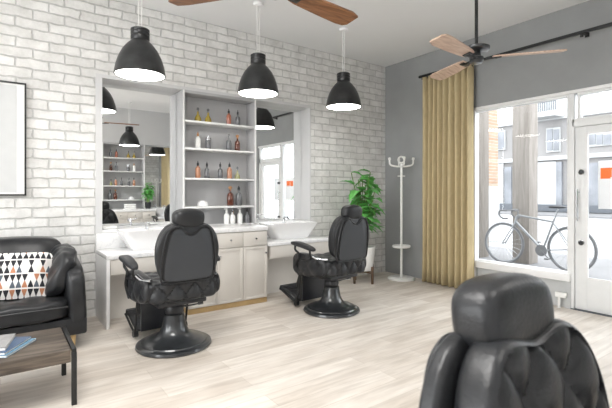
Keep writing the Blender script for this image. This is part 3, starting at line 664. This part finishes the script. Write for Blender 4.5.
# ------------------------------------------------------------------ curtain and rail
RX, RZ = 4.93, 2.95
t = thing('curtain_rail', 'black curtain rail running along above the shop window', 'curtain rail', (RX, 2.2, RZ))
b = B(); box(b, -0.014, 0.014, -2.6, 1.80, -0.016, 0.016, 0.004); obj('rail', b, M['black_metal'], t)
for y in (1.6, -0.295, -2.2):
    b = B(); box(b, -0.01, XW-RX-0.001, y-0.012, y+0.012, -0.008, 0.008); box(b, -0.010, 0.010, y-0.010, y+0.018, -0.05, -0.012, 0.003); box(b, XW-RX-0.012, XW-RX-0.001, y-0.02, y+0.02, -0.025, 0.025); obj('bracket', b, M['black_metal'], t)
b = B(); lathe(b, [(0.018, 0), (0.022, 0.01), (0.018, 0.03)], 14, Matrix.Translation((0, 1.80, 0)) @ Matrix.Rotation(-PI/2, 4, 'X')); obj('finial', b, M['black_metal'], t)
t = thing('curtain', 'mustard yellow floor-length curtain gathered at the left of the window', 'curtain', (RX, 3.575, 0))
b = B(); NF = 9; n = 360; cols = []
for i in range(n+1):
    f = i/n; y = -0.40+0.80*f; ph = f*NF*2*PI+0.9*math.sin(f*9)
    col = []
    for j in range(13):
        g = j/12; z = 0.015+(RZ-0.03-0.015)*g
        amp = 0.048+0.012*(1-g); x = 0.05-2.0*amp*abs(math.sin(ph/2+0.15*math.sin(g*3+f*7)))**0.8+0.006*math.sin(g*5+f*20)
        yy = y
        col.append(b.verts.new((x, yy, z)))
    cols.append(col)
for A, Q in zip(cols, cols[1:]):
    for j in range(12): b.faces.new((A[j], Q[j], Q[j+1], A[j+1]))
cu = obj('drape', b, M['curtain'], t, smooth=180); md = cu.modifiers.new('thickness', 'SOLIDIFY'); md.thickness = 0.004
b = B()
for k in range(10): 
    y = -0.40+0.80*k/9; box(b, -0.004, 0.004, y-0.006, y+0.006, RZ-0.05, RZ-0.017)
obj('curtain_hooks', b, M['black_metal'], t)

# ------------------------------------------------------------------ coat rack
t = thing('coat_rack', 'slim white coat stand with round base in the corner by the curtain', 'coat stand', (4.80, 4.25, 0), math.radians(-36))
b = B(); lathe(b, [(0.195, 0), (0.20, 0.006), (0.198, 0.022), (0.18, 0.03), (0.02, 0.036), (0.017, 0.05)], 48); obj('base', b, M['white_enamel'], t)
b = B(); lathe(b, [(0.017, 0.03), (0.017, 1.70)], 20); obj('pole', b, M['white_enamel'], t)
b = B(); lathe(b, [(0.02, 0.46), (0.12, 0.465), (0.13, 0.475), (0.13, 0.50), (0.118, 0.50), (0.11, 0.478), (0.02, 0.476)], 40); obj('umbrella_tray', b, M['white_enamel'], t)
for k in range(4):
    a = k*PI/2; ca, sa = math.cos(a), math.sin(a)
    b = B(); tube(b, smooth_pts([(0.01*ca, 0.01*sa, 1.66), (0.09*ca, 0.09*sa, 1.665), (0.165*ca, 0.165*sa, 1.69), (0.175*ca, 0.175*sa, 1.76)], 6), 0.013, 10)
    lathe(b, [(0.013, 1.755), (0.021, 1.765), (0.021, 1.785), (0.01, 1.795)], 14, Matrix.Translation((0.175*ca, 0.175*sa, 0))); obj('hook', b, M['white_enamel'], t)
b = B(); tube(b, [(-0.055, 0, 1.52), (0.055, 0, 1.52)], 0.007, 8); tube(b, [(0, -0.055, 1.52), (0, 0.055, 1.52)], 0.007, 8); obj('peg', b, M['white_enamel'], t)
b = B(); tube(b, [(0.045*math.cos(2*PI*i/24), -0.0, 1.76+0.045*math.sin(2*PI*i/24)) for i in range(24)], 0.013, 10, True); obj('top_ring', b, M['white_enamel'], t)

# ------------------------------------------------------------------ potted plant
t = thing('potted_plant', 'leafy green plant in a white pot on dark legs behind the chair', 'potted plant', (4.20, 4.42, 0))
b = B(); lathe(b, [(0.115, 0.17), (0.13, 0.18), (0.165, 0.50), (0.168, 0.51), (0.158, 0.51), (0.15, 0.47)], 36); obj('pot', b, M['white_enamel'], t)
b = B(); lathe(b, [(0.01, 0.468), (0.15, 0.47), (0.15, 0.475), (0.01, 0.482)], 24); obj('soil', b, M['soil'], t)
b = B(); box(b, -0.17, 0.17, -0.012, 0.012, 0.14, 0.165); box(b, -0.012, 0.012, -0.17, 0.17, 0.14, 0.165); sdn = obj('stand', b, M['wood_dark'], t)
for k in range(4):
    a = k*PI/2; b = B(); box(b, -0.014, 0.014, -0.014, 0.014, 0, 0.24, 0.003, T=Matrix.Translation((0.175*math.cos(a), 0.175*math.sin(a), 0))); obj('leg', b, M['wood_dark'], t)
def leaf(b, base, d, L, W, droop):
    d = d.normalized(); side = d.cross(Vector((0, 0, 1)))
    if side.length < 0.1: side = Vector((1, 0, 0))
    side.normalize(); up = side.cross(d); n = 7; rows = []
    for i in range(n+1):
        f = i/n; c = base+d*L*f+Vector((0, 0, -droop*f*f*L)); wd = W*(math.sin(PI*min(1, f**0.75*0.98+0.02)))*(1.0-0.15*f)
        if 0 < i < n: wd *= (1.12 if i % 2 else 0.80)
        rows.append([b.verts.new(c-side*wd+up*wd*0.3), b.verts.new(c), b.verts.new(c+side*wd+up*wd*0.3)])
    for A, Q in zip(rows, rows[1:]):
        for k in range(2): b.faces.new((A[k], A[k+1], Q[k+1], Q[k]))
def foliage(t, z0, hh, spread, nst, seed, Lr, Wr, yclamp, xclamp, shift=(0, 0)):
    rs = random.Random(seed); bl = B(); bs = B()
    for k in range(nst):
        a = k*2.4; f = (k+0.5)/nst; h = hh*(0.30+0.70*rs.random()) if k > 2 else hh*(0.98-0.12*k)
        sp = spread*(0.25+0.75*rs.random())*(1.15-0.65*h/hh)
        top = Vector((math.cos(a)*sp+shift[0]*h/hh, math.sin(a)*sp+shift[1]*h/hh, z0+h))
        P = smooth_pts([(0.03*math.cos(a), 0.03*math.sin(a), z0-0.02), (0.4*top.x, 0.4*top.y, z0+0.5*h), tuple(top)], 5)
        tube(bs, P, 0.006, 6)
        for q in range(5):
            g = 0.5+0.5*q/4; p = P[min(int(g*(len(P)-1)), len(P)-1)]; an = a+q*2.2+rs.uniform(-.5, .5); el = rs.uniform(-0.25, 0.55)
            leaf(bl, p, Vector((math.cos(an)*math.cos(el), math.sin(an)*math.cos(el), math.sin(el))), rs.uniform(*Lr), rs.uniform(*Wr), rs.uniform(0.2, 0.7))
    for b_ in (bl, bs):
        for v in b_.verts: v.co.y = max(yclamp[0], min(yclamp[1], v.co.y)); v.co.x = min(xclamp, v.co.x)
    fo = obj('foliage', bl, M['leaf'], t, smooth=180); md = fo.modifiers.new('thickness', 'SOLIDIFY'); md.thickness = 0.0015
    obj('stems', bs, M['stem'], t)
foliage(t, 0.49, 1.10, 0.36, 19, 5, (0.19, 0.28), (0.060, 0.090), (-1, 0.37), 0.6, (-0.03, -0.03))
t = thing('potted_plant', 'small green plant in a dark pot on the facing cabinet, seen in the left mirror', 'potted plant', (2.925, -0.60, 0.886))
b = B(); lathe(b, [(0.055, 0), (0.058, 0.005), (0.075, 0.15), (0.077, 0.16), (0.07, 0.16), (0.067, 0.15), (0.01, 0.15)], 28); obj('pot', b, M['rubber'], t)
foliage(t, 0.17, 0.46, 0.15, 12, 9, (0.12, 0.17), (0.04, 0.06), (-0.20, 0.4), 0.4)
for k in range(3):
    b = B(); cushion(b, (0, 0, 0.02), (0.13, 0.08, 0.02), 5, 8); tag(obj('folded_towel', b, M['towel'], loc=(2.50, -0.58, 0.886+k*0.041)), ('bottom', 'middle', 'top')[k]+' white towel of the pile on the facing cabinet, seen in the left mirror', 'towel', 'towels piled on the facing cabinet')

# ------------------------------------------------------------------ sofa, pillow, table, magazines, picture
t = thing('sofa', 'black leather sofa against the white brick wall', 'sofa', (-0.355, 4.25, 0))
def sag(amt):
    def f(l, u):
        l = l.copy(); l.z += amt*0.0; return l
    return f
b = B(); box(b, -0.93, 0.93, -0.42, 0.42, 0.13, 0.27, 0.02); obj('frame', b, M['leather'], t)
for i, x in enumerate((-0.41, 0.41)):
    def cd(l, u): 
        l = l.copy(); l.z += 0.008*math.sin(l.x*23+i)*math.sin(l.y*17); l.x *= 1; return l
    b = B(); cushion(b, (x, -0.10, 0.345), (0.405, 0.35, 0.085), 6, 22, cd); sc = obj('seat_cushion', b, M['leather'], t)
    b = B(); tube(b, [(x-0.38, -0.448, 0.375), (x+0.38, -0.448, 0.375)], 0.005, 6); obj('piping', b, M['rubber'], sc)
    b = B(); cushion(b, (x, 0.255, 0.635), (0.415, 0.12, 0.24), 7, 22, lambda l, u: Vector((l.x, l.y+0.10*(l.z/0.235)+0.006*math.sin(l.x*19), l.z-0.02*(l.x/0.41)**2))); obj('back_cushion', b, M['leather'], t)
b = B(); box(b, -0.9, 0.9, 0.36, 0.44, 0.2, 0.78, 0.03); obj('back_frame', b, M['leather'], t)
for s in (-1, 1):
    b = B()
    def ar(l, u, s=s):
        l = l.copy(); f = (l.z+0.29)/0.58; l.x += -s*0.02*f; l.z += 0.06*(l.y/0.42)*(1 if f > 0.5 else 0); return l
    cushion(b, (s*0.87, 0.0, 0.43), (0.075, 0.43, 0.29), 5.5, 20, ar); arm = obj('armrest', b, M['leather'], t)
    b = B(); cushion(b, (s*0.765, 0.02, 0.61), (0.085, 0.37, 0.195), 3.4, 24, lambda l, u, s=s: Vector((l.x+s*0.06*(l.z/0.195)+0.007*math.sin(l.y*40+l.z*30), l.y, l.z+0.008*math.sin(l.y*31+l.x*50)))); obj('arm_cushion', b, M['leather'], arm)
for x in (-0.8, 0.83):
    for y in (-0.36, 0.36):
        b = B(); lathe(b, [(0.016, 0), (0.028, 0.13)], 14, Matrix.Translation((x, y, 0))); obj('leg', b, M['gold'], t)
b = B()
def pil(l, u):
    e = max(abs(l.x)/0.25, abs(l.z)/0.185); l = l.copy(); l.y *= max(0.12, (1-min(1, (abs(l.x)/0.25))**3.2))*max(0.12, (1-min(1, (abs(l.z)/0.185))**3.2)); return l
cushion(b, (0, 0, 0), (0.25, 0.085, 0.185), 10, 26, pil)
pl = obj('throw_pillow', b, M['pillow']); pl.location = (0.105, 4.13, 0.605); pl.rotation_euler = (math.radians(-20), math.radians(2), math.radians(-4)); tag(pl, 'oblong cushion printed with black, white and rust triangles on the sofa', 'cushion')

TX0, TX1, TY0, TY1, TH = -0.85, 0.36, 2.87, 3.40, 0.335
t = thing('coffee_table', 'low coffee table with grey-brown wood top and black steel legs', 'coffee table', ((TX0+TX1)/2, (TY0+TY1)/2, 0)); tx, ty = (TX1-TX0)/2, (TY1-TY0)/2
b = B(); box(b, -tx+0.018, tx-0.018, -ty, ty, TH-0.075, TH, 0.003); obj('tabletop', b, M['wood_table'], t)
for sx in (-1, 1):
    b = B(); box(b, sx*tx-0.012, sx*tx+0.012, -ty, ty, TH-0.02, TH+0.002, 0.002); obj('side_rail', b, M['black_metal'], t)
    for sy in (-1, 1):
        b = B(); box(b, sx*tx-0.014, sx*tx+0.014, sy*(ty-0.012)-0.014, sy*(ty-0.012)+0.014, 0, TH-0.018, 0.002); obj('leg', b, M['black_metal'], t)
def magazine(x, y, z, w, h, th, rot, cover, lab):
    t = thing('magazine', lab, 'magazine', (x, y, z), math.radians(rot))
    b = B(); box(b, -w/2+0.002, w/2-0.002, -h/2+0.002, h/2-0.002, 0.0015, th-0.0015); obj('pages', b, M['paper'], t)
    b = B(); box(b, -w/2, w/2, -h/2, h/2, 0, 0.0015); box(b, -w/2, w/2, -h/2, h/2, th-0.0015, th); box(b, -w/2, -w/2+0.002, -h/2, h/2, 0, th); obj('cover', b, M[cover], t)
    return t
magazine(0.015, 3.12, TH+0.002, 0.22, 0.29, 0.012, -33, 'skyblue', 'light blue magazine at the bottom of the pile on the coffee table')
magazine(-0.0, 3.13, TH+0.0142, 0.21, 0.28, 0.012, -30, 'navy', 'dark blue magazine in the middle of the pile on the coffee table')
m3 = magazine(-0.045, 3.15, TH+0.0264, 0.20, 0.27, 0.018, -12, 'greyprint', 'grey covered magazine with white page edges on top of the pile')

t = thing('picture_frame', 'thin black picture frame with a blank grey print above the sofa', 'picture', (-0.305, YW-0.002, 1.775))
fx, fz = 0.505, 0.53; w_ = 0.014
b = B(); box(b, -fx, fx, -0.028, 0, -fz, -fz+w_); box(b, -fx, fx, -0.028, 0, fz-w_, fz); box(b, -fx, -fx+w_, -0.028, 0, -fz+w_, fz-w_); box(b, fx-w_, fx, -0.028, 0, -fz+w_, fz-w_); obj('frame', b, M['black_metal'], t)
b = B(); box(b, -fx+w_, fx-w_, -0.012, -0.001, -fz+w_, fz-w_); obj('mat_board', b, M['paper'], t)
b = B(); box(b, -fx+0.075, fx-0.075, -0.014, -0.011, -fz+0.03, fz-0.03); obj('print', b, M['paper_grey'], t)

# small white fitting by the wall under the window
t = thing('radiator_valve', 'small white T-shaped fitting at the foot of the wall by the door', 'valve', (XW-0.04, 2.17, 0))
b = B(); lathe(b, [(0.022, 0), (0.022, 0.005), (0.013, 0.01), (0.013, 0.13)], 14); obj('stem', b, M['white_enamel'], t)
b = B(); box(b, -0.022, 0.022, -0.075, 0.035, 0.12, 0.175, 0.006); obj('head', b, M['white_enamel'], t)

# ------------------------------------------------------------------ outside
GZ = 0.07
struct('trim_8', box(B(), XW+0.12, 9.0, -14, 22, GZ-0.25, GZ, 0), M['pavement']).name = 'pavement'
struct('road', box(B(), 9.0, 24.0, -14, 34, GZ-0.25, GZ-0.06, 0), M['road'])
struct('far_pavement', box(B(), 24.0, 60.0, -20, 60, GZ-0.25, GZ+0.02, 0), M['pavement'])
def pillar(y0, y1, lab):
    b = B(); box(b, 7.2, 7.5, y0, y1, GZ, 3.9, 0.01); tag(obj('street_pillar', b, M['wood_pale']), lab, 'pillar')
pillar(3.58, 3.87, 'weathered grey pillar behind the bicycle outside the window'); pillar(4.48, 4.95, 'weathered grey pillar at the left edge of the window outside')
b = B(); box(b, 10, 10.6, 6.08, 6.40, 1.45, 5.2); t = tag(obj('brick_pier', b, M['facade_brick']), 'narrow tan brick pier across the street between the grey pillars', 'pier')
b = B(); box(b, 9.98, 10.62, 6.05, 6.43, GZ-0.08, 1.45); obj('pier_base', b, M['facade_white'], t)
# far building X=28
FX = 28.0
def ypx(px, X=FX):
    u = (px-306)/424; return X*(0.811-0.585*u)/(0.585+0.811*u)
def zpx(px, y, X=FX):
    u = (px-306)/424; return 1.27+(193-y)/424*X/(0.585+0.811*u)
bd = thing('street_building', 'pale rendered building with shopfronts across the street', 'building', (FX, 8, GZ))
def fb(name, px0, px1, y0, y1, m, x0, x1, parent=bd):
    b = B(); pm = (px0+px1)/2; box(b, x0, x1, ypx(px1)-8, ypx(px0)-8, zpx(pm, y1)-GZ, zpx(pm, y0)-GZ); return obj(name, b, M[m], parent)
b = B(); box(b, 0, 6, -22, 26, 0, 5.9); obj('wall', b, M['facade'], bd)
b = B(); box(b, -0.25, 0, -22, 26, 3.25, 3.5); obj('cornice', b, M['facade_white'], bd)
b = B(); box(b, -0.2, 0.1, -22, 26, 5.75, 6.0); obj('parapet', b, M['facade_white'], bd)
b = B(); box(b, 0.2, 5, ypx(566)-8, ypx(536)-8, 5.9, 10); obj('upper_storey', b, M['facade_white'], bd)
fb('window', 547, 561, 128, 152, 'facade_white', -0.12, 0); fb('window', 589, 613, 133, 146, 'facade_white', -0.12, 0); fb('window', 514, 524, 128, 150, 'facade_white', -0.12, 0)
fb('window', 498, 506, 131, 150, 'facade_white', -0.12, 0)
for p0, p1, a, c in ((548, 553.5, 129.5, 150.5), (554.5, 560, 129.5, 150.5), (590, 596.5, 134.5, 144.5), (597.5, 603.5, 134.5, 144.5), (604.5, 612, 134.5, 144.5), (499, 505, 132, 149)): fb('pane', p0, p1, a, c, 'facade_blue', -0.16, -0.12)
fb('shopfront', 538, 557, 162, 206, 'facade_white', -0.14, 0); fb('shopfront', 498, 504, 160, 208, 'facade_white', -0.14, 0); fb('glazing', 505, 512, 167, 204, 'facade_blue', -0.1, 0)
fb('post', 557.5, 563, 162, 212, 'facade_blue', -0.2, 0); fb('glazing', 583, 599, 163, 208, 'facade_blue', -0.1, 0); fb('shopfront', 600, 640, 160, 206, 'facade_white', -0.14, 0); fb('plinth', 490, 660, 205, 212, 'facade_dark', -0.3, 0)
fb('balcony', 538, 565, 114, 119, 'facade_white', -1.3, 0)
b = B()
for k in range(16):
    y = ypx(565)-8+(ypx(538)-ypx(565))*k/15; tube(b, [(-1.25, y, zpx(550, 114)-GZ), (-1.25, y, zpx(550, 105)-GZ)], 0.03, 5)
tube(b, [(-1.25, ypx(565)-8, zpx(550, 105)-GZ), (-1.25, ypx(538)-8, zpx(550, 105)-GZ)], 0.04, 6); obj('balcony_railing', b, M['facade_dark'], bd)

# pavement sign: white board with the orange mark
t = thing('street_sign', 'white signboard with an orange logo just outside the door glass', 'sign', (5.48, 1.595, GZ))
b = B(); box(b, 0.0, 0.025, -0.50, 0.36, 1.02, 1.56, 0.004); obj('board', b, M['white_paint'], t)
b = B(); tube(b, [(0.035, -0.25, 0), (0.035, -0.25, 1.5)], 0.022, 12); lathe(b, [(0.11, 0), (0.11, 0.012)], 24, Matrix.Translation((0.035, -0.25, 0))); obj('post', b, M['white_enamel'], t)
b = B(); box(b, -0.004, 0.0, 0.07, 0.335, 1.36, 1.48); lg = obj('logo_panel', b, M['signorange'], t)
cu_ = bpy.data.curves.new('letter', 'FONT'); cu_.body = 'J'; cu_.size = 0.12; cu_.extrude = 0.001
cu_.materials.append(M['white_paint']); lc = bpy.data.objects.new('letter_curve', cu_); C.objects.link(lc); bpy.context.view_layer.update()
me_ = bpy.data.meshes.new_from_object(lc.evaluated_get(bpy.context.evaluated_depsgraph_get())); bpy.data.objects.remove(lc)
lt = bpy.data.objects.new('letter', me_); C.objects.link(lt); lt.parent = lg; lt.location = (-0.006, 0.235, 1.378); lt.rotation_euler = (PI/2, 0, -PI/2)
b = B(); box(b, -0.006, -0.004, 0.075, 0.24, 1.368, 1.374); obj('underline', b, M['white_paint'], lg)

# bicycle, parallel to the window, front wheel towards +Y
bk = thing('bicycle', 'silver-grey racing bicycle with drop handlebars parked outside the window', 'bicycle', (7.0, 2.85, GZ), 0)
R_ = 0.335; WB = 1.06
for y in (0, WB):
    b = B(); tube(b, [(0, y+R_*math.cos(2*PI*i/48), R_+0.012+R_*math.sin(2*PI*i/48)) for i in range(48)], 0.018, 8, True)
    wh = obj('wheel', b, M['tyre'], bk)
    b = B(); tube(b, [(0, y+(R_-0.022)*math.cos(2*PI*i/48), R_+0.012+(R_-0.022)*math.sin(2*PI*i/48)) for i in range(48)], 0.010, 6, True); obj('rim', b, M['bike'], wh)
    b = B()
    for k in range(20):
        a = 2*PI*k/20; tube(b, [(0.02*(-1)**k, y, R_+0.012), (0, y+(R_-0.02)*math.cos(a), R_+0.012+(R_-0.02)*math.sin(a))], 0.0015, 4)
    obj('spokes', b, M['chrome'], wh)
    b = B(); tube(b, [(-0.05, y, R_+0.012), (0.05, y, R_+0.012)], 0.018, 10); obj('hub', b, M['chrome'], wh)
HZ = R_+0.012
bb = Vector((0, 0.42, 0.29)); seatT = Vector((0, 0.24, 0.80)); headT = Vector((0, 0.82, 0.83)); headB = Vector((0, 0.865, 0.70)); ra = Vector((0, 0, HZ)); fa = Vector((0, WB, HZ))
b = B(); tube(b, [bb, headB+(headT-headB)*0.2], 0.020, 10); tube(b, [bb, seatT], 0.016, 10); tube(b, [seatT-(seatT-bb)*0.1, headT], 0.016, 10); tube(b, [headB, headT], 0.020, 10)
for s in (-1, 1):
    tube(b, [bb+Vector((s*0.03, 0, 0)), ra+Vector((s*0.05, 0, 0))], 0.009, 8); tube(b, [seatT-(seatT-bb)*0.12+Vector((s*0.01, 0, 0)), ra+Vector((s*0.05, 0, 0))], 0.008, 8)
obj('frame', b, M['bike'], bk)
b = B()
for s in (-1, 1): tube(b, smooth_pts([headB+Vector((s*0.02, 0, 0)), headB+Vector((s*0.045, 0.03, -0.08)), (fa+Vector((s*0.05, 0, 0)))], 5), 0.010, 8)
obj('fork', b, M['bike'], bk)
b = B(); tube(b, [headT, headT+Vector((0, -0.01, 0.07)), headT+Vector((0, 0.09, 0.08))], 0.014, 8)
hb = headT+Vector((0, 0.09, 0.08)); tube(b, [hb+Vector((-0.2, 0, 0)), hb+Vector((0.2, 0, 0))], 0.012, 8)
for s in (-1, 1): tube(b, smooth_pts([hb+Vector((s*0.2, 0, 0)), hb+Vector((s*0.2, 0.10, 0.0)), hb+Vector((s*0.2, 0.12, -0.07)), hb+Vector((s*0.2, 0.06, -0.13)), hb+Vector((s*0.2, -0.03, -0.13))], 5), 0.014, 8)
obj('handlebar', b, M['tyre'], bk)
b = B(); tube(b, [seatT, seatT+(seatT-bb).normalized()*0.16], 0.012, 8); sp_ = obj('seat_post', b, M['bike'], bk)
b = B(); cushion(b, (0, 0.20, 0.98), (0.06, 0.13, 0.02), 3, 10, lambda l, u: Vector((l.x*(0.3+0.7*(0.13-l.y)/0.26), l.y, l.z))); obj('saddle', b, M['rubber'], bk)
b = B(); lathe(b, [(0.09, -0.004), (0.09, 0.004)], 28, Matrix.Translation(bb+Vector((-0.05, 0, 0))) @ Matrix.Rotation(PI/2, 4, 'Y')); tube(b, [bb+Vector((-0.06, 0, 0)), bb+Vector((-0.07, -0.12, -0.11))], 0.009); tube(b, [bb+Vector((0.06, 0, 0)), bb+Vector((0.07, 0.12, 0.11))], 0.009)
box(b, -0.15, -0.07, 0.27, 0.33, 0.165, 0.185); box(b, 0.07, 0.15, 0.51, 0.57, 0.39, 0.41); obj('crankset', b, M['tyre'], bk)
